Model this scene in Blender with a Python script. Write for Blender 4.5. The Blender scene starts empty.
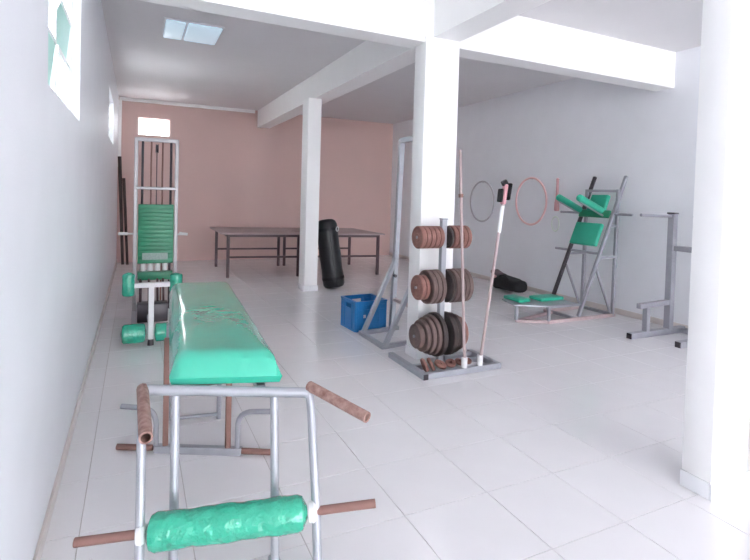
import bpy, bmesh, math, random
from mathutils import Vector, Matrix
random.seed(7)
scene = bpy.context.scene
C = scene.collection

# ------------------------------------------------------------------ camera
F_PX, PY = 499.6, 209.45
yaw, pitch, roll = .4472, -.0264, .0282
fw = Vector((math.sin(yaw)*math.cos(pitch), math.cos(yaw)*math.cos(pitch), math.sin(pitch)))
rt = Vector((math.cos(yaw), -math.sin(yaw), 0)); up = rt.cross(fw)
r2 = rt*math.cos(roll) + up*math.sin(roll); u2 = -rt*math.sin(roll) + up*math.cos(roll)
cam_data = bpy.data.cameras.new('camera'); cam = bpy.data.objects.new('camera', cam_data); C.objects.link(cam)
cam_data.sensor_fit = 'HORIZONTAL'; cam_data.sensor_width = 36
cam_data.lens = F_PX/750*36; cam_data.shift_y = (PY-280)/750
cam_data.clip_start = .05; cam_data.clip_end = 200
M = Matrix((r2, u2, -fw)).transposed().to_4x4(); M.translation = Vector((0, 0, 1.5))
cam.matrix_world = M
scene.camera = cam

# ------------------------------------------------------------------ daylight and exposure
world = bpy.data.worlds.new('world'); scene.world = world; world.use_nodes = True
bg = world.node_tree.nodes['Background']
bg.inputs[0].default_value = (.93, .965, 1, 1); bg.inputs[1].default_value = 12.0
vs = scene.view_settings
vs.view_transform = 'Standard'; vs.look = 'None'; vs.gamma = 1; vs.use_curve_mapping = False
vs.exposure = 0.46
scene.cycles.max_bounces = 14; scene.cycles.diffuse_bounces = 10; scene.cycles.glossy_bounces = 5
scene.cycles.sample_clamp_indirect = 12

# ------------------------------------------------------------------ materials
def mat(name, col, rough=.5, metal=0, spec=.5, noise=0, nscale=8, col2=None, bump=0, bscale=40, coat=0, emit=0, alpha_glass=False, trans=0):
    m = bpy.data.materials.new(name); m.use_nodes = True
    nt = m.node_tree; b = nt.nodes['Principled BSDF']
    b.inputs['Base Color'].default_value = (*col, 1); b.inputs['Roughness'].default_value = rough
    b.inputs['Metallic'].default_value = metal; b.inputs['Specular IOR Level'].default_value = spec
    if coat: b.inputs['Coat Weight'].default_value = coat; b.inputs['Coat Roughness'].default_value = .12
    if trans: b.inputs['Transmission Weight'].default_value = trans
    tc = nt.nodes.new('ShaderNodeTexCoord')
    if noise:
        n = nt.nodes.new('ShaderNodeTexNoise'); n.inputs['Scale'].default_value = nscale; n.inputs['Detail'].default_value = 5
        nt.links.new(tc.outputs['Object'], n.inputs['Vector'])
        r = nt.nodes.new('ShaderNodeValToRGB'); r.color_ramp.elements[0].position = .5-.25; r.color_ramp.elements[1].position = .5+.25
        c2 = col2 or tuple(c*(1-noise) for c in col)
        r.color_ramp.elements[0].color = (*c2, 1); r.color_ramp.elements[1].color = (*col, 1)
        nt.links.new(n.outputs['Fac'], r.inputs['Fac']); nt.links.new(r.outputs['Color'], b.inputs['Base Color'])
    if bump:
        n2 = nt.nodes.new('ShaderNodeTexNoise'); n2.inputs['Scale'].default_value = bscale; n2.inputs['Detail'].default_value = 3
        nt.links.new(tc.outputs['Object'], n2.inputs['Vector'])
        bp = nt.nodes.new('ShaderNodeBump'); bp.inputs['Strength'].default_value = bump; bp.inputs['Distance'].default_value = .02
        nt.links.new(n2.outputs['Fac'], bp.inputs['Height']); nt.links.new(bp.outputs['Normal'], b.inputs['Normal'])
    if emit:
        b.inputs['Emission Color'].default_value = (*col, 1); b.inputs['Emission Strength'].default_value = emit
    return m
MT = {}
MT['plaster'] = mat('plaster', (.83, .84, .875), .55, noise=.04, nscale=3, bump=.05, bscale=90)
MT['plaster_white'] = mat('plaster_white', (.93, .92, .915), .5, noise=.03, nscale=4, bump=.04, bscale=90)
MT['ceiling'] = mat('ceiling', (.76, .745, .755), .7, noise=.03, nscale=2)
MT['pink'] = mat('pink', (.68, .475, .44), .75, noise=.12, nscale=1.6, col2=(.64, .46, .43), bump=.06, bscale=50)
MT['tile'] = mat('tile', (.84, .82, .835), .10, noise=.03, nscale=5, spec=.5)
MT['grout'] = mat('grout', (.50, .45, .44), .8)
MT['skirting'] = mat('skirting', (.70, .64, .61), .3, noise=.08, nscale=9)
MT['white_tile'] = mat('white_tile', (.87, .87, .89), .2, noise=.04, nscale=12)
MT['ground'] = mat('ground', (.62, .60, .57), .9, noise=.15, nscale=3)
MT['silver'] = mat('silver', (.43, .44, .48), .4, metal=.35, noise=.12, nscale=14)
MT['dull_silver'] = mat('dull_silver', (.44, .42, .44), .45, metal=.2, noise=.12, nscale=14)
MT['grey_steel'] = mat('grey_steel', (.36, .36, .40), .45, metal=.3, noise=.12, nscale=12)
MT['white_steel'] = mat('white_steel', (.80, .79, .80), .35, noise=.08, nscale=18)
MT['rust'] = mat('rust', (.25, .135, .115), .65, noise=.5, nscale=22, col2=(.22, .11, .09), bump=.12, bscale=120)
MT['rust_flaky'] = mat('rust_flaky', (.46, .30, .26), .65, noise=.5, nscale=38, col2=(.19, .085, .07), bump=.2, bscale=120)
MT['pink_steel'] = mat('pink_steel', (.52, .40, .40), .5, noise=.2, nscale=20)
MT['dark_steel'] = mat('dark_steel', (.055, .045, .055), .4, metal=.2, noise=.2, nscale=15)
MT['brown_steel'] = mat('brown_steel', (.085, .045, .055), .5, noise=.2, nscale=10)
MT['green'] = mat('green', (.035, .46, .30), .2, noise=.25, nscale=16, col2=(.02, .34, .22), bump=1.0, bscale=24, coat=.7)
MT['green_pad'] = mat('green_pad', (.05, .50, .35), .26, noise=.15, nscale=9, col2=(.05, .49, .34), bump=.16, bscale=11, coat=1)
MT['green_flat'] = mat('green_flat', (.03, .40, .26), .4, noise=.08, nscale=10, bump=.1, bscale=20)
MT['green_dark'] = mat('green_dark', (.014, .22, .11), .4, noise=.15, nscale=8)
MT['black_vinyl'] = mat('black_vinyl', (.012, .012, .016), .38, noise=.3, nscale=6, bump=.15, bscale=20)
MT['black_cloth'] = mat('black_cloth', (.010, .010, .013), .8, bump=.3, bscale=25)
MT['blue'] = mat('blue', (.012, .18, .46), .35, noise=.1, nscale=6)
MT['iron_brown'] = mat('iron_brown', (.17, .11, .10), .6, noise=.35, nscale=15, col2=(.11, .07, .065), bump=.15, bscale=60)
MT['iron_red'] = mat('iron_red', (.30, .145, .12), .65, noise=.3, nscale=15, col2=(.19, .085, .07), bump=.15, bscale=60)
MT['iron_black'] = mat('iron_black', (.035, .03, .03), .5, noise=.4, nscale=12, col2=(.07, .045, .04), bump=.12, bscale=60)
MT['hoop_pink'] = mat('hoop_pink', (.88, .58, .58), .4, noise=.06, nscale=6)
MT['hoop_grey'] = mat('hoop_grey', (.50, .48, .51), .4, noise=.1, nscale=6)
MT['ring_green'] = mat('ring_green', (.74, .82, .72), .5, noise=.05)
MT['club'] = mat('club', (.62, .33, .34), .5, noise=.15, nscale=10)
MT['broom_pink'] = mat('broom_pink', (.72, .36, .40), .4, noise=.06)
MT['table_top'] = mat('table_top', (.42, .32, .32), .45, noise=.15, nscale=5)
MT['glass'] = mat('glass', (.90, .96, .96), .1, trans=.9)
MT['glass_teal'] = mat('glass_teal', (.50, .88, .78), .3, trans=.025, noise=.1, nscale=5)
MT['glass_frosted'] = mat('glass_frosted', (.90, .95, .95), .2, trans=.5, noise=.1, nscale=4)
MT['window_white'] = mat('window_white', (.88, .89, .9), .4, noise=.03)
MT['glow_panel'] = mat('glow_panel', (.66, .84, .95), .4, emit=.28)  # bluish emission stands in for daylight bounced onto the ceiling
MT['label'] = mat('label', (.30, .40, .36), .5, noise=.3, nscale=60)
MT['white'] = mat('white', (.85, .85, .85), .4, noise=.04)
MT['wood_dark'] = mat('wood_dark', (.06, .035, .03), .6, noise=.3, nscale=8)

# ------------------------------------------------------------------ mesh helpers
def V(*a): return Vector(a)
def new(): return bmesh.new()
def tube(bm, pts, r, n=10, cap=True):
    pts = [Vector(p) for p in pts]; rings = []
    t0 = (pts[1]-pts[0]).normalized()
    ref = V(0, 0, 1) if abs(t0.z) < .9 else V(1, 0, 0)
    nrm = t0.cross(ref).normalized()
    for i, p in enumerate(pts):
        if i == 0: t = pts[1]-pts[0]
        elif i == len(pts)-1: t = pts[-1]-pts[-2]
        else: t = (pts[i+1]-p).normalized() + (p-pts[i-1]).normalized()
        t.normalize()
        nrm = (nrm - t*nrm.dot(t)).normalized(); bi = t.cross(nrm)
        rr = r[i] if isinstance(r, (list, tuple)) else r
        rings.append([bm.verts.new(p + (nrm*math.cos(2*math.pi*k/n) + bi*math.sin(2*math.pi*k/n))*rr) for k in range(n)])
    for a, b in zip(rings, rings[1:]):
        for k in range(n): bm.faces.new((a[k], a[(k+1) % n], b[(k+1) % n], b[k]))
    if cap:
        bm.faces.new(rings[0][::-1]); bm.faces.new(rings[-1])
    return bm
def hollow_tube(bm, a, b, r, ri, n=12):
    """open-ended pipe with wall thickness"""
    a, b = Vector(a), Vector(b); t = (b-a).normalized()
    ref = V(0, 0, 1) if abs(t.z) < .9 else V(1, 0, 0)
    x = t.cross(ref).normalized(); y = t.cross(x)
    def ring(p, q): return [bm.verts.new(p + (x*math.cos(2*math.pi*k/n) + y*math.sin(2*math.pi*k/n))*q) for k in range(n)]
    R = [ring(a, r), ring(b, r), ring(b, ri), ring(a + t*.01, ri)]
    for A, B in zip(R, R[1:]):
        for k in range(n): bm.faces.new((A[k], A[(k+1) % n], B[(k+1) % n], B[k]))
    bm.faces.new(R[0][::-1]); bm.faces.new(R[-1])
    return bm
def fillet(pts, r, k=5):
    pts = [Vector(p) for p in pts]; out = [pts[0]]
    for i in range(1, len(pts)-1):
        p = pts[i]; a = (pts[i-1]-p); b = (pts[i+1]-p)
        rr = min(r, a.length*.48, b.length*.48)
        s = p + a.normalized()*rr; e = p + b.normalized()*rr
        for j in range(k+1):
            t = j/k; out.append(s*(1-t)**2 + p*2*t*(1-t) + e*t*t)
    out.append(pts[-1]); return out
def box(bm, c, s, bev=0, rot=None, seg=2):
    r = bmesh.ops.create_cube(bm, size=1); vs_ = r['verts']
    for v in vs_: v.co = V(v.co.x*s[0], v.co.y*s[1], v.co.z*s[2])
    if bev:
        es = list({e for v in vs_ for e in v.link_edges})
        q = bmesh.ops.bevel(bm, geom=es, offset=bev, segments=seg, affect='EDGES', profile=.5)
        vs_ = list({v for f in q['faces'] for v in f.verts} | {v for v in vs_ if v.is_valid})
    mt = Matrix.Translation(Vector(c)) @ (rot.to_4x4() if rot else Matrix())
    for v in vs_: v.co = mt @ v.co
    return bm
def boxx(bm, lo, hi, bev=0):
    lo, hi = Vector(lo), Vector(hi)
    return box(bm, (lo+hi)/2, hi-lo, bev)
def bar(bm, a, b, w, h=None, bev=.004, side=None):
    """square tube from a to b"""
    a, b = Vector(a), Vector(b); h = h or w; t = (b-a); L = t.length; t.normalize()
    ref = side or (V(0, 0, 1) if abs(t.z) < .95 else V(0, 1, 0))
    x = t.cross(ref).normalized(); y = x.cross(t)
    return box(bm, (a+b)/2, (w, h, L), bev, Matrix((x, y, t)).transposed() if x.cross(y).dot(t) > 0 else Matrix((-x, y, t)).transposed(), 1)
def lathe(bm, prof, o, axis, n=24):
    """prof: (distance along axis, radius); closed with caps"""
    o = Vector(o); t = Vector(axis).normalized()
    ref = V(0, 0, 1) if abs(t.z) < .9 else V(1, 0, 0)
    x = t.cross(ref).normalized(); y = t.cross(x); R = []
    for d, r in prof:
        if r < 1e-5: R.append([bm.verts.new(o + t*d)])
        else: R.append([bm.verts.new(o + t*d + (x*math.cos(2*math.pi*k/n) + y*math.sin(2*math.pi*k/n))*r) for k in range(n)])
    for A, B in zip(R, R[1:]):
        if len(A) == 1 and len(B) == 1: continue
        for k in range(n):
            k2 = (k+1) % n
            if len(A) == 1: bm.faces.new((A[0], B[k2], B[k]))
            elif len(B) == 1: bm.faces.new((A[k], A[k2], B[0]))
            else: bm.faces.new((A[k], A[k2], B[k2], B[k]))
    if len(R[0]) > 1: bm.faces.new(R[0][::-1])
    if len(R[-1]) > 1: bm.faces.new(R[-1])
    return bm
def torus(bm, c, axis, R, r, n=48, m=8, squash=1):
    t = Vector(axis).normalized(); z = V(0, 0, 1); x = t.cross(z).normalized(); rings = []
    for i in range(n):
        a = 2*math.pi*i/n; d = x*math.cos(a) + z*math.sin(a)*squash
        rings.append([bm.verts.new(Vector(c) + d*R + (d*math.cos(2*math.pi*k/m) + t*math.sin(2*math.pi*k/m))*r) for k in range(m)])
    for i in range(n):
        A, B = rings[i], rings[(i+1) % n]
        for k in range(m): bm.faces.new((A[k], A[(k+1) % m], B[(k+1) % m], B[k]))
    return bm
def mesh_of(bm, name, L=None, flat=False):
    bmesh.ops.recalc_face_normals(bm, faces=bm.faces[:])
    for f in bm.faces: f.smooth = not flat
    for e in bm.edges:
        e.smooth = len(e.link_faces) == 2 and e.calc_face_angle(3) < .62
    if L is not None:
        for v in bm.verts: v.co -= L
    me = bpy.data.meshes.new(name); bm.to_mesh(me); bm.free(); return me
def obj(name, bm, m, parent=None):
    """one mesh object; coordinates are given in world space"""
    L = Vector(parent['_o']) if parent else None
    me = mesh_of(bm, name, L); me.materials.append(MT[m])
    o = bpy.data.objects.new(name, me); C.objects.link(o)
    if parent: o.parent = parent; o['_o'] = tuple(parent['_o'])
    else: o['_o'] = (0, 0, 0)
    return o
def tag(o, label, cat, group=None, kind=None):
    o['label'] = label; o['category'] = cat
    if group: o['group'] = group
    if kind: o['kind'] = kind
    return o
def thing(name, label, cat, loc, group=None, kind=None):
    o = bpy.data.objects.new(name, None); C.objects.link(o); o.location = loc; o['_o'] = tuple(loc)
    o.empty_display_size = .1
    return tag(o, label, cat, group, kind)
def solo(name, bm, m, label, cat, loc, group=None, kind=None):
    """a thing that is one mesh, its origin at loc"""
    me = mesh_of(bm, name, Vector(loc)); me.materials.append(MT[m])
    o = bpy.data.objects.new(name, me); C.objects.link(o); o.location = loc; o['_o'] = tuple(loc)
    return tag(o, label, cat, group, kind)

# ------------------------------------------------------------------ the room
XL, XR, YB, YF, HC = -.336, 5.92, 11.408, -9.0, 3.36
T = .16
def wall_with_holes(bm, plane, fixed, thick, rng, zr, holes):
    """plane 'x' or 'y': a wall slab of small boxes around rectangular holes (a0,a1,z0,z1)"""
    As = sorted({rng[0], rng[1], *[h[0] for h in holes], *[h[1] for h in holes]})
    Zs = sorted({zr[0], zr[1], *[h[2] for h in holes], *[h[3] for h in holes]})
    for a0, a1 in zip(As, As[1:]):
        for z0, z1 in zip(Zs, Zs[1:]):
            if any(h[0]-1e-6 <= a0 and a1 <= h[1]+1e-6 and h[2]-1e-6 <= z0 and z1 <= h[3]+1e-6 for h in holes): continue
            f0, f1 = sorted((fixed, fixed+thick))
            if plane == 'x': boxx(bm, (f0, a0, z0), (f1, a1, z1))
            else: boxx(bm, (a0, f0, z0), (a1, f1, z1))
    bmesh.ops.remove_doubles(bm, verts=bm.verts[:], dist=1e-5)
    return bm
W1 = (2.48, 3.78, 1.93, 2.86); W2 = (7.55, 9.0, 2.2, 2.86); W3 = (.02, .635, 2.63, 2.985)
tag(obj('wall_left', wall_with_holes(new(), 'x', XL, -T, (YF, YB), (-.03, HC), [W1, W2]), 'plaster'),
    'long bluish-white plaster wall with two high windows', 'wall', kind='structure')
tag(obj('wall_right', wall_with_holes(new(), 'x', XR, T, (YF, YB), (-.03, HC), []), 'plaster'),
    'bluish-white plaster wall where the hoops hang', 'wall', kind='structure')
tag(obj('wall_back', wall_with_holes(new(), 'y', YB, T, (XL-T, XR+T), (-.03, HC), [W3]), 'pink'),
    'dusty pink painted end wall with one small high window', 'wall', kind='structure')
tag(obj('ceiling', boxx(new(), (XL-T, YF, HC), (XR+T, YB+T, HC+.12)), 'ceiling'),
    'flat off-white plastered ceiling between white beams', 'ceiling', kind='structure')
tag(obj('ground', boxx(new(), (-25, -30, -.12), (30, YF, -.05)), 'ground'),
    'pale bare ground outside the open front', 'ground', kind='structure')
# floor: grout bed, single tiles near, one joined field of the far tiles
fl = tag(obj('floor', boxx(new(), (XL, YF, -.06), (XR, YB, -.004)), 'grout'),
         'glossy white ceramic tiled floor with thin brownish joints', 'floor', kind='structure')
XS = [XL, -.2, .24, .68, 1.165, 1.645, 2.1, 2.55] + [2.55+.4475*i for i in range(1, 8)] + [XR]
P_ = .4475; Y0 = 2.4577
rows = [(Y0+P_*j, Y0+P_*(j+1)) for j in range(-4, 11)]
tile_mesh = {}
def tile_bm(w, d):
    bm = new(); g = .0016; c = .0015
    lo = [bm.verts.new(q) for q in ((g, g, -.004), (w-g, g, -.004), (w-g, d-g, -.004), (g, d-g, -.004))]
    md = [bm.verts.new((v.co.x, v.co.y, -.0012)) for v in lo]
    hi = [bm.verts.new(q) for q in ((g+c, g+c, 0), (w-g-c, g+c, 0), (w-g-c, d-g-c, 0), (g+c, d-g-c, 0))]
    for A, B in ((lo, md), (md, hi)):
        for k in range(4): bm.faces.new((A[k], A[(k+1) % 4], B[(k+1) % 4], B[k]))
    bm.faces.new(hi); return bm
for x0, x1 in zip(XS, XS[1:]):
    w = round(x1-x0, 4)
    for y0, y1 in rows:
        if w not in tile_mesh:
            me = mesh_of(tile_bm(w, P_), 'tile', flat=True); me.materials.append(MT['tile']); tile_mesh[w] = me
        t = bpy.data.objects.new('tile', tile_mesh[w]); C.objects.link(t); t.parent = fl
        t.location = (x0, y0, random.uniform(-.0003, .0))
bm = new()
yy = rows[-1][1]
while yy < YB-.01:
    y1 = min(yy+P_, YB)
    for x0, x1 in zip(XS, XS[1:]):
        b2 = tile_bm(x1-x0, y1-yy)
        off = {v: bm.verts.new(v.co + V(x0, yy, 0)) for v in b2.verts}
        for f in b2.faces: bm.faces.new([off[v] for v in f.verts])
        b2.free()
    yy = y1
yy = rows[0][0]
while yy > YF+.01:
    y1 = max(yy-P_, YF)
    for x0, x1 in zip(XS, XS[1:]):
        b2 = tile_bm(x1-x0, yy-y1)
        off = {v: bm.verts.new(v.co + V(x0, y1, 0)) for v in b2.verts}
        for f in b2.faces: bm.faces.new([off[v] for v in f.verts])
        b2.free()
    yy = y1
ft = obj('far_tiles', bm, 'tile', fl)
for pl in ft.data.polygons: pl.use_smooth = False
ft['kind'] = 'stuff'
# skirting
tag(obj('baseboard_left', boxx(new(), (XL, YF, 0), (XL+.012, YB, .075), .003), 'skirting'), 'beige tile skirting along the long window wall', 'baseboard', kind='structure')
tag(obj('baseboard_right', boxx(new(), (XR-.012, YF, 0), (XR, YB, .075), .003), 'skirting'), 'beige tile skirting below the hoops wall', 'baseboard', kind='structure')
tag(obj('trim_1', boxx(new(), (XL+.01, YB-.03, HC-.07), (2.4, YB, HC), .004), 'plaster_white'), 'white strip along the top of the pink wall', 'trim', kind='structure')
tag(obj('trim_2', boxx(new(), (XL, YB-.10, 1.95), (XL+.06, YB-.0, HC-.07), .004), 'plaster_white'), 'cream corner strip beside the pink wall', 'trim', kind='structure')
# columns and beams
HB = 2.98
def column(x, y, w, d, label, base=True):
    o = thing('column', label, 'column', (x+w/2, y+d/2, 0), kind='structure')
    obj('shaft', boxx(new(), (x, y, 0), (x+w, y+d, HB), .006), 'plaster_white', o)
    if base:
        for lo, hi in (((x-.012, y-.012, .0), (x+w+.012, y-.0005, .085)), ((x-.012, y, .0), (x-.0005, y+d, .085)), ((x+w+.0005, y, 0), (x+w+.012, y+d, .085))):
            obj('skirting_tile', boxx(new(), lo, hi, .003), 'white_tile', o)
    return o
column(2.365, 7.38, .21, .3, 'slim white square column beside the punching bag')
column(2.37, 3.96, .37, .2, 'thick white column behind the weight plate rack')
column(2.665, 1.505, .315, .155, 'white column with tiled foot standing before the grey squat rack')
tag(obj('ceiling_beam', boxx(new(), (2.46, YF, HB), (2.74, YB, HC)), 'plaster_white'), 'white beam running over the three columns to the pink wall', 'beam', kind='structure')
tag(obj('ceiling_beam', wall_with_holes(new(), 'y', 3.98, .24, (XL, XR), (HB-.055, HC), [(2.46, 2.74, HB-.055, HC)]), 'plaster_white'), 'white cross beam over the weight plate rack', 'beam', kind='structure')
# windows
def side_window(n, W, cols, label):
    y0, y1, z0, z1 = W
    o = thing('window_%d' % n, label, 'window', (XL-T*.75, (y0+y1)/2, z0), kind='structure')
    x = XL-T*.42; b = new()
    for lo, hi in (((x-.02, y0, z0), (x+.02, y1, z0+.035)), ((x-.02, y0, z1-.035), (x+.02, y1, z1)), ((x-.02, y0, z0+.035), (x+.02, y0+.035, z1-.035)), ((x-.02, y1-.035, z0+.035), (x+.02, y1, z1-.035))):
        boxx(b, lo, hi, .003)
    obj('frame', b, 'window_white', o)
    for k in range(1, cols):
        ym = y0+(y1-y0)*k/cols
        obj('mullion', boxx(new(), (x-.015, ym-.014, z0+.035), (x+.015, ym+.014, z1-.035), .003), 'window_white', o)
    for k in range(cols):
        a0 = y0+(y1-y0)*k/cols+.03; a1 = y0+(y1-y0)*(k+1)/cols-.03
        for r in range(3):
            zc = z0+.05+(z1-z0-.1)*(r+.5)/3
            h = (z1-z0-.1)/3*.96
            R = Matrix.Rotation(math.radians(24 if r == 1 and k == 0 else 6), 3, 'Y')
            cz = V(x, (a0+a1)/2, zc); b = new()
            for yy_, zz_, sy_, sz_ in ((0, h/2, a1-a0, .016), (0, -h/2, a1-a0, .016), ((a1-a0)/2-.008, 0, .016, h), (-(a1-a0)/2+.008, 0, .016, h)):
                box(b, cz + R @ V(0, yy_, zz_), (.014, sy_, sz_), 0, R)
            s = obj('sash', b, 'window_white', o)
            obj('pane', box(new(), cz, (.005, a1-a0-.03, h-.014), 0, R), ('glass_teal' if (k, r) in ((0, 0), (1, 1), (0, 2)) and n == 1 else 'glass_frosted' if n == 1 and (k, r) in ((1, 0), (0, 1)) else 'glass'), s)
    return o
side_window(1, W1, 2, 'high louvred window with tilted teal glass in the long wall')
side_window(2, W2, 2, 'narrow high louvred window near the pink wall')
o = thing('window_3', 'small bright window high in the pink wall', 'window', (.33, YB+T*.7, W3[2]), kind='structure')
b = new(); yq = YB+T*.75
for lo, hi in (((W3[0], yq-.015, W3[2]), (W3[1], yq+.015, W3[2]+.02)), ((W3[0], yq-.015, W3[3]-.02), (W3[1], yq+.015, W3[3])), ((W3[0], yq-.015, W3[2]+.02), (W3[0]+.02, yq+.015, W3[3]-.02)), ((W3[1]-.02, yq-.015, W3[2]+.02), (W3[1], yq+.015, W3[3]-.02))): boxx(b, lo, hi)
obj('frame', b, 'window_white', o)
# daylight reflected on the ceiling, imitated by added glowing panels
o = thing('ceiling_glow', 'two pale blue glowing panels imitating daylight reflected on the ceiling', 'light patch', (.55, 6.2, HC-.045))
obj('glow_backing', boxx(new(), (.25, 5.88, HC-.012), (.88, 6.56, HC-.0005), .004), 'ceiling', o)
obj('glow_panel', boxx(new(), (.27, 5.90, HC-.04), (.47, 6.54, HC-.012), .012), 'glow_panel', o)
obj('glow_panel', boxx(new(), (.50, 5.90, HC-.04), (.86, 6.54, HC-.012), .012), 'glow_panel', o)

# ------------------------------------------------------------------ leg extension bench in the foreground
BO = V(.35, 2.1, 0); BA = math.radians(3.2)
bu = V(math.cos(BA), -math.sin(BA), 0); bw = V(math.sin(BA), math.cos(BA), 0)
def B(u, w, z): return BO + bu*u + bw*(w-.24*u*max(0, 1-max(w, 0)/1.9)) + V(0, 0, z)
BR = Matrix((bu, bw, V(0, 0, 1))).transposed()
o = thing('leg_extension_bench', 'long leg extension bench with shiny green pad, silver frame and rusty handles', 'bench', B(0, .9, 0))
# pad: pillowy, wrapped, with crumpled front
bm = new(); LX, LY = .44, 1.86
nx, ny = 16, 48
def padz(s, t):
    e = min(1, (1-abs(s))/.3); e2 = min(1, (1-abs(t))/.09)
    q = math.sqrt(max(0, 1-(1-e)**2))*math.sqrt(max(0, 1-(1-e2)**2))
    return q
top, bot = {}, {}
for i in range(nx+1):
    for j in range(ny+1):
        s = -1+2*i/nx; t = -1+2*j/ny
        s = math.copysign(abs(s)**.8, s); t = math.copysign(abs(t)**.72, t)
        wr = .0012*math.sin(9*s+5*t)+.0012*math.sin(11*t+7*s*s) if abs(s) < .95 else 0
        top[i, j] = bm.verts.new(B(s*LX/2, (t+1)/2*LY, .735+.092*padz(s, t)+wr*padz(s, t)))
        bot[i, j] = bm.verts.new(B(s*LX/2*.96, (t+1)/2*LY*.985+.012, .705)) if i in (0, nx) or j in (0, ny) else None
for i in range(nx):
    for j in range(ny): bm.faces.new((top[i, j], top[i+1, j], top[i+1, j+1], top[i, j+1]))
ringk = [(i, 0) for i in range(nx)] + [(nx, j) for j in range(ny)] + [(i, ny) for i in range(nx, 0, -1)] + [(0, j) for j in range(ny, 0, -1)]
for a, c in zip(ringk, ringk[1:]+ringk[:1]): bm.faces.new((top[a], bot[a], bot[c], top[c]))
bm.faces.new([bot[k] for k in ringk])
pad = obj('pad', bm, 'green_pad', o)
obj('pad_board', box(new(), B(0, LY/2, .697), (.38, LY-.10, .014), .003, BR), 'rust', pad)
for s in (-1, 1): obj('pad_rail', bar(new(), B(s*.14, .02, .672), B(s*.14, LY-.05, .672), .036), 'silver', o)
# front frame
obj('front_crossbar', tube(new(), [B(-.31, -.03, .705), B(.318, -.03, .672)], .021, 12), 'silver', o)
arms = []
for u, u1, z in ((-.318, -.312, .711), (.326, .315, .675)):
    arms.append(obj('swing_arm', tube(new(), fillet([B(u*.94, -.03, z-.006), B(u*.99, -.035, z-.012), B(u, -.05, z-.06), B(u1, -.20, .29), B(u1, -.25, .02)], .03), .0175, 12), 'silver', o))
for u in (-.195, .185): obj('front_leg', tube(new(), [B(u, -.02, .675), B(u, -.11, .02)], .0175, 12), 'silver', o)
for u in (-.195, .185): obj('front_foot', bar(new(), B(u, -.15, .0125), B(u, -.07, .0125), .045, .025), 'silver', o)
h = obj('handle', hollow_tube(new(), B(-.318, -.03, .71), B(-.29, -.42, .69), .022, .016), 'rust_flaky', o); h['label'] = 'flaking rusty pipe handle'
h = obj('handle', hollow_tube(new(), B(.322, -.03, .70), B(.475, -.27, .662), .021, .015), 'rust_flaky', o); h['label'] = 'flaking rusty pipe handle'
# roller and its axle
ra, rb_ = B(-.29, -.205, .235), B(.282, -.205, .272)
ax = (rb_-ra).normalized()
prof = []
for k in range(33):
    t = k/32; e = min(1, min(t, 1-t)/.07)
    prof.append((t*(rb_-ra).length, .022+(.043+.0018*math.sin(17*t)+.0012*math.sin(41*t))*math.sqrt(max(0, 1-(1-e)**2))))
obj('foam_roller', lathe(new(), prof, ra, ax, 28), 'green', o)
obj('axle_end', hollow_tube(new(), ra-ax*.02, ra-ax*.245+V(0, 0, .0), .0165, .011), 'rust', o)
obj('axle_end', hollow_tube(new(), rb_+ax*.03, rb_+ax*.265+V(0, 0, .0), .0165, .011), 'rust', o)
for p, s, am in ((ra, -1, arms[0]), (rb_, 1, arms[1])):
    obj('collar', lathe(new(), [(-.012, .02), (-.012, .036), (.004, .04), (.016, .03), (.018, .02)], p+ax*.018*s, ax, 18), 'white_steel', am)
# middle legs and floor bars
cu = -.065
for u in (-.165, .165):
    obj('rear_leg', bar(new(), B(cu+u, .86-.3*u, .03), B(cu+u, .86-.3*u, .66), .03), 'rust', o)
fw_ = lambda u: .86-.30*u
obj('rear_foot_bar', bar(new(), B(cu-.22, fw_(-.22), .022), B(cu+.24, fw_(.24), .022), .042), 'silver', o)
for s in (-1, 1):
    obj('foot_peg', tube(new(), [B(cu+s*.23, fw_(s*.23), .025), B(cu+s*.42, fw_(s*.42), .025)], .017, 10), 'rust', o)
    obj('hand_grip', tube(new(), fillet([B(cu+s*.215, fw_(s*.215), .04), B(cu+s*.215, fw_(s*.215), .25), B(cu+s*.40, fw_(s*.4), .26)], .09, 8), .015, 10), 'grey_steel', o)
obj('rear_upright', tube(new(), [B(cu+.155, 1.25, .02), B(cu+.155, 1.25, .66)], .015, 10), 'grey_steel', o)
obj('rear_upright', tube(new(), [B(cu-.155, 1.25, .02), B(cu-.155, 1.25, .66)], .015, 10), 'grey_steel', o)
obj('rear_cross_bar', tube(new(), [B(cu-.155, 1.25, .05), B(cu+.155, 1.25, .05)], .011, 10), 'grey_steel', o)

# ------------------------------------------------------------------ pulley machine by the left wall
o = thing('pulley_machine', 'tall silver pulley machine with dark green weight stack and green rollers', 'gym machine', (.22, 6.2, 0))
for x in (0.0, .45):
    obj('upright', bar(new(), (x, 6.6, .03), (x, 6.6, 2.1), .042), 'dull_silver', o)
    obj('base_foot', bar(new(), (x, 5.9, .025), (x, 7.0, .025), .05), 'silver', o)
tcb = obj('top_crossbar', bar(new(), (-.02, 6.6, 2.1), (.47, 6.6, 2.1), .045), 'dull_silver', o)
obj('middle_crossbar', bar(new(), (.0, 6.57, 1.52), (.45, 6.57, 1.52), .035), 'dull_silver', o)
obj('base_crossbar', bar(new(), (.0, 6.95, .025), (.45, 6.95, .025), .05), 'silver', o)
for x in (.07, .165, .29, .385): obj('guide_rod', tube(new(), [(x, 6.6, .05), (x, 6.6, 2.08)], .010 if x in (.165, .29) else .014, 8), 'dark_steel' if x in (.07, .385) else 'rust', o)
obj('cable', tube(new(), [(.225, 6.58, 1.32), (.225, 6.58, 2.02)], .006, 6), 'dark_steel', o)
pu = obj('pulley_wheel', lathe(new(), [(-.015, .02), (-.015, .055), (-.004, .045), (.004, .045), (.015, .055), (.015, .02)], (.225, 6.58, 2.0), (1, 0, 0), 20), 'dark_steel', tcb)
z = .62
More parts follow.
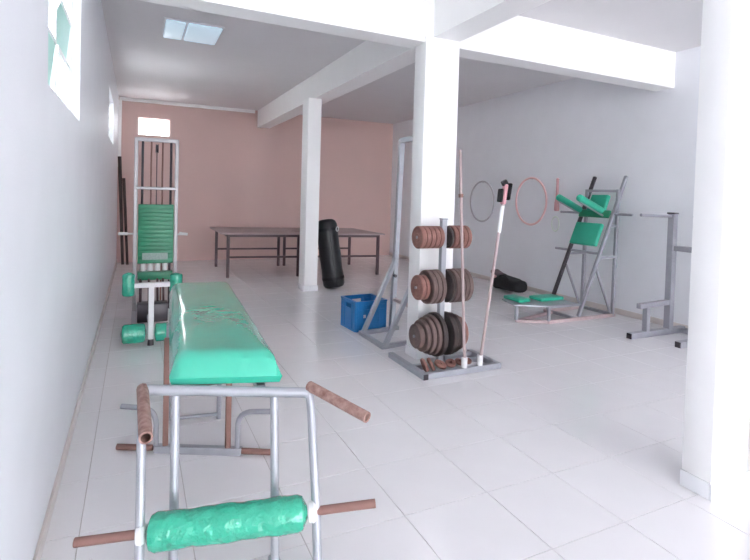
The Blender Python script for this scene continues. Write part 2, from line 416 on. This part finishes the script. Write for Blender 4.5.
for k in range(14):
    hgt = .0505
    obj('stack_plate', boxx(new(), (.03, 6.53, z), (.42, 6.67, z+hgt-.0008), .001), 'green_dark', o); z += hgt
obj('stack_label', boxx(new(), (.08, 6.522, .665), (.36, 6.5292, .745)), 'label', o)
for x in (.09, .17, .255, .335): obj('spring', lathe(new(), [(0, .02), (0, .03), (.09, .03), (.09, .02)], (x, 6.6, .525), (0, 0, 1), 14), 'white_steel', o)
obj('stack_base', boxx(new(), (.03, 6.52, .42), (.42, 6.68, .52), .008), 'green_dark', o)
obj('ballast_box', boxx(new(), (.03, 5.95, .05), (.34, 6.15, .25), .01), 'dark_steel', o)
for x in (.06, .15, .24, .3): obj('strut', tube(new(), [(x, 6.05, .19), (x, 6.3, .47)], .012, 8), 'brown_steel', o)
# seat post with rollers
sp = obj('seat_post', bar(new(), (.15, 5.25, .06), (.15, 5.25, .585), .05), 'white_steel', o)
obj('post_foot', lathe(new(), [(0, .02), (0, .03), (.06, .026), (.06, .01)], (.15, 5.25, .0), (0, 0, 1), 14), 'dark_steel', sp)
obj('seat_arm', bar(new(), (-.02, 5.25, .585), (.33, 5.25, .585), .045), 'white_steel', o)
obj('link_bar', bar(new(), (.15, 5.28, .12), (.15, 5.95, .12), .04), 'silver', o)
def cushion(c, ax_, L, r):
    pr = []
    for k in range(17):
        t = k/16; e = min(1, min(t, 1-t)/.14); pr.append(((t-.5)*L, .012+(r-.012)*math.sqrt(max(0, 1-(1-e)**2))))
    return lathe(new(), pr, c, ax_, 22)
obj('roller', cushion((-.05, 5.25, .595), (0, 0, 1), .235, .056), 'green', o)
obj('roller', cushion((.37, 5.25, .595), (0, 0, 1), .2, .06), 'green', o)
obj('roller', cushion((.0, 5.25, .125), (1, 0, 0), .225, .092), 'green', o)
obj('roller', cushion((.25, 5.25, .12), (1, 0, 0), .14, .088), 'green', o)
# pulldown bar lying behind the stack
o = thing('pulldown_bar', 'thin white pulldown bar hanging across the pulley machine', 'bar', (.21, 6.72, .95))
obj('shaft', tube(new(), [(-.15, 6.72, .965), (.57, 6.72, .95)], .012, 10), 'white_steel', o)
for x in (-.15, .53): obj('grip', tube(new(), [(x-.03, 6.72, .966), (x+.07, 6.72, .963 if x < 0 else .951)], .019, 10), 'white', o)
# dark poles leaning in the corner
for (a, c2, r, lab) in (((-.215, 11.1, 0), (-.30, 11.25, 2.15), .035, 'longer dark wooden pole leaning in the corner by the pink wall'), ((-.13, 11.05, 0), (-.22, 11.22, 1.72), .03, 'shorter dark wooden pole leaning in the corner by the pink wall')):
    solo('pole', tube(new(), [a, c2], [r*.8, r], 10), 'wood_dark', lab, 'pole', a, 'poles in the corner')

# ------------------------------------------------------------------ table tennis table (two halves) at the pink wall
tt = math.radians(-8); tu = V(math.cos(tt), math.sin(tt), 0); tv = V(-.0, 1, 0); TO = V(1.50, 8.95, 0)
def Tt(a, c_, z): return TO + tu*a + tv*c_ + V(0, 0, z)
TR = Matrix((tu, tv, V(0, 0, 1))).transposed()
for (a0, a1, lab) in ((-.03, 1.2, 'brown table tennis half table farther from the punching bag'), (1.32, 2.72, 'brown table tennis half table right behind the punching bag')):
    o = thing('table_tennis_table', lab, 'table', Tt((a0+a1)/2, .7, 0), 'halves of the table tennis table')
    lo = -.12 if a0 < 1 else -.045; hi = .045 if a0 < 1 else .10
    obj('tabletop', box(new(), Tt((a0+lo+a1+hi)/2, .7, .777), (a1+hi-a0-lo, 1.56, .026), .004, TR), 'table_top', o)
    for c_ in (.0, 1.4):
        obj('apron', bar(new(), Tt(a0, c_, .74), Tt(a1, c_, .74), .035, .045), 'brown_steel', o)
        obj('rail', bar(new(), Tt(a0, c_, .36), Tt(a1, c_, .36), .035), 'brown_steel', o)
        for a in (a0, a1): obj('leg', bar(new(), Tt(a, c_, 0), Tt(a, c_, .76), .05), 'brown_steel', o)
    for a in (a0, a1): obj('side_rail', bar(new(), Tt(a, 0, .73), Tt(a, 1.4, .73), .03), 'brown_steel', o)

# ------------------------------------------------------------------ punching bag
o = thing('punching_bag', 'black vinyl punching bag standing against the table tennis table', 'punching bag', (2.88, 7.5, 0))
pa, pb = V(2.90, 7.47, .015), V(2.76, 7.58, 1.1)
ax = (pb-pa).normalized(); L = (pb-pa).length
prof = [(0, 0), (.0, .10), (.02, .15), (.06, .172)] + [(.06+(L-.14)*k/8, .172+.004*math.sin(k*2.1)) for k in range(1, 8)] + [(L-.08, .17), (L-.03, .15), (L, .11), (L+.008, .05), (L+.008, 0)]
bgb = obj('bag_body', lathe(new(), prof, pa, ax, 28), 'black_vinyl', o)
for d in (.14, L-.18): obj('strap_band', lathe(new(), [(0, .165), (0, .1775), (.04, .1775), (.04, .165)], pa+ax*d, ax, 28), 'black_cloth', bgb)
side = V(.62, -.78, 0)
obj('hanging_ring', torus(new(), pa+ax*(L-.14)+V(.13, -.135, 0), (.6, -.78, .1), .035, .008, 20, 6), 'white_steel', o)
obj('vertical_seam', tube(new(), [pa+ax*d+V(-.02, -.174, 0) for d in (.06, .3, .6, .9, L-.1)], .006, 6), 'black_cloth', bgb)

# ------------------------------------------------------------------ blue crate
o = thing('plastic_crate', 'blue plastic crate with hand slots on the floor', 'crate', (2.31, 5.2, 0))
CRm = Matrix.Rotation(math.radians(4), 3, 'Z'); cc = V(2.375, 5.18, 0); cw, cd, ch = .38, .36, .335
def K(x, y, z): return cc + CRm @ V(x, y, z)
obj('bottom', box(new(), K(0, 0, .012), (cw-.03, cd-.03, .02), .004, CRm), 'blue', o)
def crate_wall(along, sx):
    # wall made of strips round a hand slot
    w = cw if along == 'x' else cd; bm = new()
    def pc(u0, u1, z0, z1, t=.014):
        um = (u0+u1)/2; c_ = K(um, sx*(cd/2), (z0+z1)/2) if along == 'x' else K(sx*(cw/2), um, (z0+z1)/2)
        s = (u1-u0, t, z1-z0) if along == 'x' else (t, u1-u0, z1-z0)
        box(bm, c_, s, .002, CRm, 1)
    pc(-w/2, w/2, 0, .24); pc(-w/2, -.06, .24, .29); pc(.06, w/2, .24, .29); pc(-w/2, w/2, .29, ch)
    pc(-w/2-.006, w/2+.006, ch-.02, ch, .03); pc(-w/2, w/2, .0, .025, .024)
    for q in (-w/2+.012, -w/4, w/4, w/2-.012): pc(q-.008, q+.008, .02, ch-.02, .026)
    return bm
for a, s in (('x', -1), ('x', 1), ('y', -1), ('y', 1)): obj('side_wall', crate_wall(a, s), 'blue', o)
obj('paper_tag', box(new(), K(-.09, -cd/2-.0145, .17), (.03, .002, .035), 0, CRm), 'white', o)

# ------------------------------------------------------------------ silver braced frame behind the thick column
o = thing('cable_frame', 'tall silver braced frame standing behind the thick column', 'gym frame', (2.5, 4.7, 0))
for y in (4.42, 4.94):
    po = obj('post', bar(new(), (2.62, y, .025), (2.68, y, 2.13), .055), 'silver', o)
    obj('slanted_brace', bar(new(), (2.235, y-.07, .025), (2.635, y-.02, .80 if y > 4.6 else .78), .045), 'silver', o)
    obj('base_bar', bar(new(), (2.22, y-.07, .022), (2.70, y, .022), .044), 'silver', o)
    obj('bolt', lathe(new(), [(0, .0), (0, .018), (.03, .018), (.03, 0)], (2.62, y-.03, .62), (0, -1, 0), 10), 'dark_steel', po)
obj('foot_bar', bar(new(), (2.215, 4.33, .022), (2.215, 4.90, .022), .044), 'silver', o)
obj('top_bar', bar(new(), (2.68, 4.40, 2.13), (2.68, 4.96, 2.13), .055), 'silver', o)
obj('low_bar', bar(new(), (2.63, 4.44, .35), (2.63, 4.93, .35), .035), 'pink_steel', o)

# ------------------------------------------------------------------ weight plate rack
o = thing('plate_rack', 'silver weight plate rack with one post and low base frame', 'rack', (2.5, 3.72, 0))
PXc, PYc = 2.46, 3.72
rp = obj('post', bar(new(), (PXc, PYc, .045), (PXc+.0, PYc, 1.31), .05), 'silver', o)
obj('post_cap', boxx(new(), (PXc-.028, PYc-.028, 1.31), (PXc+.028, PYc+.028, 1.322), .003), 'grey_steel', rp)
obj('side_bar', bar(new(), (2.17, 4.10, .025), (2.17, 3.47, .025), .05), 'silver', o)
obj('side_bar', bar(new(), (2.93, 3.92, .025), (2.93, 3.47, .025), .05), 'silver', o)
fb = obj('front_bar', bar(new(), (2.195, 3.495, .025), (2.905, 3.495, .025), .05), 'silver', o)
obj('middle_bar', bar(new(), (2.195, PYc, .022), (2.905, PYc, .022), .044), 'silver', o)
obj('rear_bar', bar(new(), (2.60, 3.86, .022), (2.905, 3.86, .022), .044), 'silver', o)
obj('end_cap', boxx(new(), (2.148, 3.464, .003), (2.192, 3.4695, .047)), 'dark_steel', o)
for zz in (1.156, .72, .296):
    for s in (-1, 1): obj('peg', tube(new(), [(PXc+s*.022, PYc, zz), (PXc+s*.272, PYc, zz)], .0125, 12), 'grey_steel', o)
for x in (2.57, 2.735): obj('bar_socket', hollow_tube(new(), (x, 3.495, .05), (x, 3.495, .14), .026, .020), 'white_steel', fb)
ORD = ['nearest', 'second', 'third', 'fourth', 'fifth']
def plate(x, zz, r, t, m, lab, grp, y=PYc, axis=(1, 0, 0)):
    hub = .0135
    pr = [(-t/2, hub), (-t/2, r*.34), (-t/2+.004, r*.38), (-t/2+.004, r*.78), (-t/2, r*.83), (-t/2, r-.006), (-t/2+.006, r), (t/2-.006, r), (t/2, r-.006), (t/2, r*.83), (t/2-.004, r*.78), (t/2-.004, r*.38), (t/2, r*.34), (t/2, hub)]
    bm = lathe(new(), pr, (0, 0, 0), axis, 32)
    # open centre hole: drop the two end caps and join the hole
    caps = [f for f in bm.faces if len(f.verts) > 4]
    rings = [[v for v in f.verts] for f in caps]
    bmesh.ops.delete(bm, geom=caps, context='FACES_ONLY')
    es = [e for e in bm.edges if e.is_boundary]
    bmesh.ops.bridge_loops(bm, edges=es)
    for v in bm.verts: v.co += V(x, y, zz)
    return solo('weight_plate', bm, m, lab, 'weight plate', (x, y, zz), grp)
G1 = 'crate-side plates on the top peg'; G2 = 'hoop-side plates on the top peg'
dz = lambda hub=.0135: -.0009
for k in range(5): plate(2.215+.046*k, 1.156, .098, .043, 'iron_red', ORD[4-k] + ' small reddish plate from the post on the top peg, blue crate side', G1)
plate(2.503, 1.156, .10, .024, 'iron_black', 'thin black weight plate on the top peg beside the post', None)
for k in range(4): plate(2.545+.046*k, 1.156, .103, .043, 'iron_red', ORD[k] + ' small reddish plate from the post on the top peg, hoops wall side', G2)
for k in range(2): plate(2.222+.042*k, .72, .108, .038, 'iron_red', ('outermost', 'second outermost')[k] + ' smaller reddish plate on the middle peg, blue crate side', 'outer plates on the middle peg')
for k in range(3): plate(2.310+.046*k, .72, .148, .042, 'iron_brown', ORD[2-k] + ' medium brown plate from the post on the middle peg, blue crate side', 'crate-side plates on the middle peg')
plate(2.506, .72, .146, .034, 'iron_black', 'medium black plate on the middle peg beside the post', None)
for k in range(4): plate(2.550+.045*k, .72, .150, .041, 'iron_brown', ORD[k] + ' medium brown plate from the post on the middle peg, hoops wall side', 'hoop-side plates on the middle peg')
for x, r, t, lab in ((2.222, .105, .05, 'smallest brown plate at the outer end of the bottom peg, blue crate side'), (2.27, .137, .04, 'second smallest brown plate on the bottom peg, blue crate side'), (2.314, .158, .04, 'mid-sized brown plate on the bottom peg, blue crate side'), (2.358, .175, .04, 'large brown plate on the bottom peg, blue crate side')):
    plate(x, .296, r, t, 'iron_brown', lab, None)
plate(2.404, .296, .192, .044, 'iron_black', 'largest black plate on the bottom peg, blue crate side of the post', None)
plate(2.513, .296, .19, .046, 'iron_black', 'largest black plate on the bottom peg, hoops wall side of the post', None)
plate(2.563, .296, .178, .046, 'iron_black', 'second large black plate on the bottom peg, hoops wall side of the post', None)
plate(2.611, .296, .16, .042, 'iron_brown', 'brown plate on the bottom peg, hoops wall side, behind the barbell rod', None)
plate(2.657, .296, .135, .042, 'iron_red', 'reddish outermost plate on the bottom peg, hoops wall side', None)
# small plates and hand weights dumped on the base
G3 = 'small rusty plates dumped on the rack base'
for k, (x, y, zz, r, axx, how) in enumerate(((2.235, 3.60, .075, .062, (.9, -.2, .35), 'tilted small rusty plate at the blue crate end of the rack base'), (2.30, 3.60, .075, .060, (.85, -.25, .45), 'second tilted small rusty plate from the blue crate end of the rack base'), (2.395, 3.60, .064, .056, (.25, -.35, .9), 'small rusty plate lying on the rack base under the largest crate-side plate'),
        (2.50, 3.60, .062, .047, (-.2, -.35, .91), 'small rusty plate lying on the rack base in front of the post'), (2.595, 3.60, .062, .043, (.2, -.3, .93), 'small rusty plate lying on the rack base under the largest hoop-side plate'), (2.68, 3.60, .06, .037, (-.15, -.3, .95), 'smallest rusty plate lying on the rack base next to the barbell rod'))):
    plate(x, zz, r, .026, 'iron_red', how, G3, y, axx)
# rod and broom in the sockets
a, c2 = V(2.57, 3.490, .062), V(2.506, 3.57, 1.917)
o = thing('barbell_rod', 'thin rusty pink barbell rod standing in the plate rack', 'rod', a)
obj('shaft', tube(new(), [a, c2], .0125, 10), 'pink_steel', o)
d_ = (c2-a).normalized()
obj('collar', lathe(new(), [(0, .012), (0, .021), (.03, .021), (.03, .012)], a+d_*1.45, d_, 14), 'rust', o)
a, c2 = V(2.735, 3.495, .062), V(2.935, 3.5, 1.48)
d_ = (c2-a).normalized()
o = thing('broom', 'broom standing upside down with pink and black head beside the plate rack', 'broom', a)
obj('handle', tube(new(), [a, c2], .0135, 10), 'pink_steel', o)
obj('sleeve', tube(new(), [a+d_*1.16, a+d_*1.40], .018, 10), 'white', o)
sd = V(.30, -.25, .92).normalized()
obj('head_block', bar(new(), c2-d_*.02, c2+d_*.16, .035, .05, .008), 'broom_pink', o)
for s, q0, q1 in ((-1, .0, .12), (1, .02, .17)): obj('bristles', bar(new(), c2+rt*.032*s+d_*q0, c2+rt*.036*s+d_*q1, .028, .06, .008), 'black_cloth', o)
obj('bristle_tip', bar(new(), c2+d_*.16-rt*.035, c2+d_*.185+rt*.01, .04, .05, .008), 'black_cloth', o)

# ------------------------------------------------------------------ things on and by the right wall
def hoop(y, zc, R, m, lab, sq=1.06):
    o = thing('hoop', lab, 'hoop', (XR-.02, y, zc), 'exercise hoops on the wall')
    obj('ring', torus(new(), (XR-.03, y, zc), (1, 0, 0), R, .0155, 56, 8, sq), m, o)
    obj('nail', tube(new(), [(XR-.001, y, zc+R*sq-.02), (XR-.05, y, zc+R*sq-.015)], .005, 6), 'grey_steel', o)
hoop(7.63, 1.46, .355, 'hoop_grey', 'grey exercise hoop hanging on the white wall')
hoop(6.34, 1.49, .35, 'hoop_pink', 'pink exercise hoop hanging on the white wall', 1.1)
o = thing('rubber_ring', 'small pale green ring hanging below the pink club', 'ring', (XR-.02, 5.80, 1.12))
obj('ring', torus(new(), (XR-.014, 5.80, 1.15), (1, 0, 0), .075, .007, 28, 6, 1.5), 'ring_green', o)
o = thing('exercise_club', 'pink wooden club hanging on the wall beside the pink hoop', 'club', (XR-.04, 5.755, 1.36))
obj('club_body', lathe(new(), [(0, .0), (0, .03), (.02, .04), (.12, .036), (.22, .022), (.42, .018), (.50, .022), (.515, 0)], (XR-.045, 5.755, 1.35), (0, 0, 1), 16), 'club', o)
obj('hanging_nail', tube(new(), [(XR, 5.755, 1.84), (XR-.05, 5.755, 1.845)], .005, 6), 'grey_steel', o)
# black bag on the floor
o = thing('sports_bag', 'slumped black sports bag with pink top on the floor', 'bag', (5.5, 6.42, 0))
bm = new(); nu, nv = 24, 14; vv = {}
def se(c, p): return math.copysign(abs(c)**p, c)
bd = V(-.09, -1, 0).normalized(); bn = V(1, -.09, 0).normalized(); bc = V(5.52, 6.38, 0)
for i in range(nu):
    a = 2*math.pi*i/nu
    for j in range(nv+1):
        p_ = -math.pi/2+math.pi*j/nv
        l = se(math.sin(p_), .55)*.36; rr = se(math.cos(p_), .45)
        sag = .85+.16*math.cos(2.2*p_+2.2)+.03*math.sin(9*p_)
        x_ = se(math.cos(a), .75)*.16*rr; z_ = max(-.125, se(math.sin(a), .75)*(.13 if math.sin(a) < 0 else .165)*rr*sag)
        vv[i, j] = bm.verts.new(bc + bd*l + bn*x_ + V(0, 0, .127+z_-.0))
for i in range(nu):
    for j in range(nv): bm.faces.new((vv[i, j], vv[(i+1) % nu, j], vv[(i+1) % nu, j+1], vv[i, j+1]))
bmesh.ops.remove_doubles(bm, verts=bm.verts[:], dist=1e-4)
obj('bag_body', bm, 'black_cloth', o)
obj('top_flap', box(new(), bc-bd*.25+V(-.06, 0, .275), (.16, .17, .07), .025, Matrix.Rotation(.3, 3, 'X')), 'brown_steel', o)
obj('pink_lining', box(new(), bc-bd*.22+V(-.135, 0, .225), (.02, .10, .06), .008, Matrix.Rotation(.3, 3, 'X')), 'club', o)
obj('white_end_band', box(new(), bc-bd*.355+V(-.06, .0, .13), (.12, .03, .15), .012), 'white', o)
obj('handle_strap', tube(new(), [bc+bd*l+V(-.10, 0, zz) for l, zz in ((-.15, .20), (-.10, .255), (0, .27), (.1, .25), (.16, .19))], .013, 8), 'black_cloth', o)

# ------------------------------------------------------------------ power tower with green pads
YN, YFr = 4.55, 5.05
o = thing('power_tower', 'grey power tower with green pads and sit-up board by the wall', 'gym machine', (5.2, 4.8, 0))
def slant(z): return 5.06+.432*z
obj('slanted_post', bar(new(), (slant(.05), YFr, .05), (slant(1.86), YFr, 1.86), .042), 'dark_steel', o)['label'] = 'black slanted post'
obj('slanted_post', bar(new(), (slant(.05), YN, .05), (slant(1.86), YN, 1.86), .042), 'grey_steel', o)
for y in (YN, YFr):
    obj('rear_post', bar(new(), (5.70, y, 0), (5.72, y, 1.68), .04), 'grey_steel', o)
    obj('diagonal_brace', bar(new(), (slant(.64)+.03, y, .64), (5.66, y, .05), .028), 'grey_steel', o)
    obj('short_strut', bar(new(), (slant(.79)+.02, y, .79), (5.70, y, .79), .03), 'grey_steel', o)
    obj('short_strut', bar(new(), (slant(1.2)+.02, y, 1.2), (5.70, y, 1.2), .03), 'grey_steel', o)
    obj('floor_rail', bar(new(), (4.58 if y == YN else 5.0, y, .02), (5.74, y, .02), .04), 'pink_steel', o)
    obj('bench_rail', bar(new(), (4.56 if y == YN else 4.32, y, .2), (5.1, y, .2), .03), 'grey_steel', o)
obj('floor_rail', bar(new(), (4.24, 4.74, .02), (5.05, 4.95, .02), .036), 'pink_steel', o)
obj('floor_rail', bar(new(), (4.24, 4.74, .02), (4.58, 4.56, .02), .036), 'pink_steel', o)
for x, y in ((4.24, 4.74), (4.58, 4.55), (5.04, 5.03)): obj('bench_leg', bar(new(), (x, y, .03), (x, y, .205), .034), 'grey_steel', o)
for x in (5.05, 5.72): obj('floor_cross_bar', bar(new(), (x, YN, .02), (x, YFr, .02), .036), 'grey_steel', o)
obj('rear_top_bar', bar(new(), (5.72, YN, 1.66), (5.72, YFr, 1.66), .035), 'grey_steel', o)
obj('dip_handle_bar', tube(new(), [(slant(1.35)+.01, 5.45, 1.35), (slant(1.35)+.01, 4.27, 1.355)], .017, 10), 'grey_steel', o)
obj('foot_peg_bar', tube(new(), [(slant(.84)+.02, 5.32, .835), (slant(.84)+.02, 4.6, .835)], .017, 10), 'grey_steel', o)
sl = math.atan(.432); SR = Matrix.Rotation(sl, 3, 'Y')
def spad(z0, z1, y0, y1, t=.06):
    zc = (z0+z1)/2
    return box(new(), (slant(zc)-.055, (y0+y1)/2, zc), (t, y1-y0, (z1-z0)/math.cos(sl)), .018, SR, 3)
obj('back_pad', spad(.93, 1.22, YN+.05, YFr-.02), 'green_flat', o)
obj('back_pad', spad(1.38, 1.60, YN+.10, YFr-.12), 'green_flat', o)
obj('pad_backing', spad(1.30, 1.40, YN, YFr, .03), 'green_dark', o)
for y in (YFr, YN+.06):
    a, c2 = V(5.15 if y > 5 else 5.05, y, 1.57), V(5.62 if y > 5 else 5.52, y, 1.38)
    d_ = c2-a; ll = d_.length; pr = []
    for k in range(17):
        t = k/16; e = min(1, min(t, 1-t)/.1); pr.append((t*ll, .01+.037*math.sqrt(max(0, 1-(1-e)**2))))
    arm = obj('arm_pad', lathe(new(), pr, a, d_, 18), 'green_flat', o)
    obj('arm_tube', tube(new(), [a+d_*.1-V(0, 0, .048), c2-V(0, 0, .05)], .014, 8), 'grey_steel', arm)
obj('situp_pad', boxx(new(), (4.33, 4.80, .219), (4.52, 5.10, .265), .015), 'green_flat', o)
obj('situp_pad', boxx(new(), (4.66, 4.76, .219), (5.05, 4.99, .262), .015), 'green_flat', o)
bm = new(); poly = [(4.20, 4.74), (4.56, 4.55), (5.06, 4.56), (5.06, 5.03), (4.30, 5.08)]
lo_ = [bm.verts.new((x, y, .205)) for x, y in poly]; hi_ = [bm.verts.new((x, y, .218)) for x, y in poly]
bm.faces.new(lo_); bm.faces.new(hi_)
for k in range(5): bm.faces.new((lo_[k], lo_[(k+1) % 5], hi_[(k+1) % 5], hi_[k]))
obj('situp_board', bm, 'silver', o)

# ------------------------------------------------------------------ grey squat rack behind the tiled column
o = thing('squat_rack', 'grey steel squat rack partly hidden by the tile-footed column', 'gym rack', (5.5, 3.5, 0))
for y in (3.72, 3.30):
    po = obj('post', bar(new(), (5.61, y, .05), (5.61, y, 1.39), .075), 'grey_steel', o)
    obj('post_cap', boxx(new(), (5.565, y-.045, 1.39), (5.655, y+.045, 1.41), .004), 'dark_steel', po)
    obj('top_peg', tube(new(), [(5.58, y, 1.365), (5.06 if y > 3.5 else 5.33, y, 1.375)], .018, 10), 'grey_steel', o)
    if y > 3.5: obj('low_bar', bar(new(), (5.08, y, .355), (5.585, y, .37), .055), 'grey_steel', o)
    if y > 3.5: obj('low_leg', bar(new(), (5.22, y, .06), (5.22, y, .33), .06), 'grey_steel', o)
    bb = obj('foot_beam', bar(new(), (4.95 if y > 3.5 else 5.15, y, .033), (5.88, y, .033), .066), 'grey_steel', o)
    obj('end_cap', boxx(new(), ((4.942 if y > 3.5 else 5.142), y-.03, .004), ((4.949 if y > 3.5 else 5.149), y+.03, .062)), 'dark_steel', bb)
obj('cross_bar', bar(new(), (5.61, 3.34, 1.0), (5.61, 3.68, 1.0), .06), 'grey_steel', o)
obj('cross_bar', bar(new(), (5.80, 3.34, .034), (5.80, 3.68, .034), .06), 'grey_steel', o)

for o_ in bpy.data.objects:
    if '_o' in o_: del o_['_o']
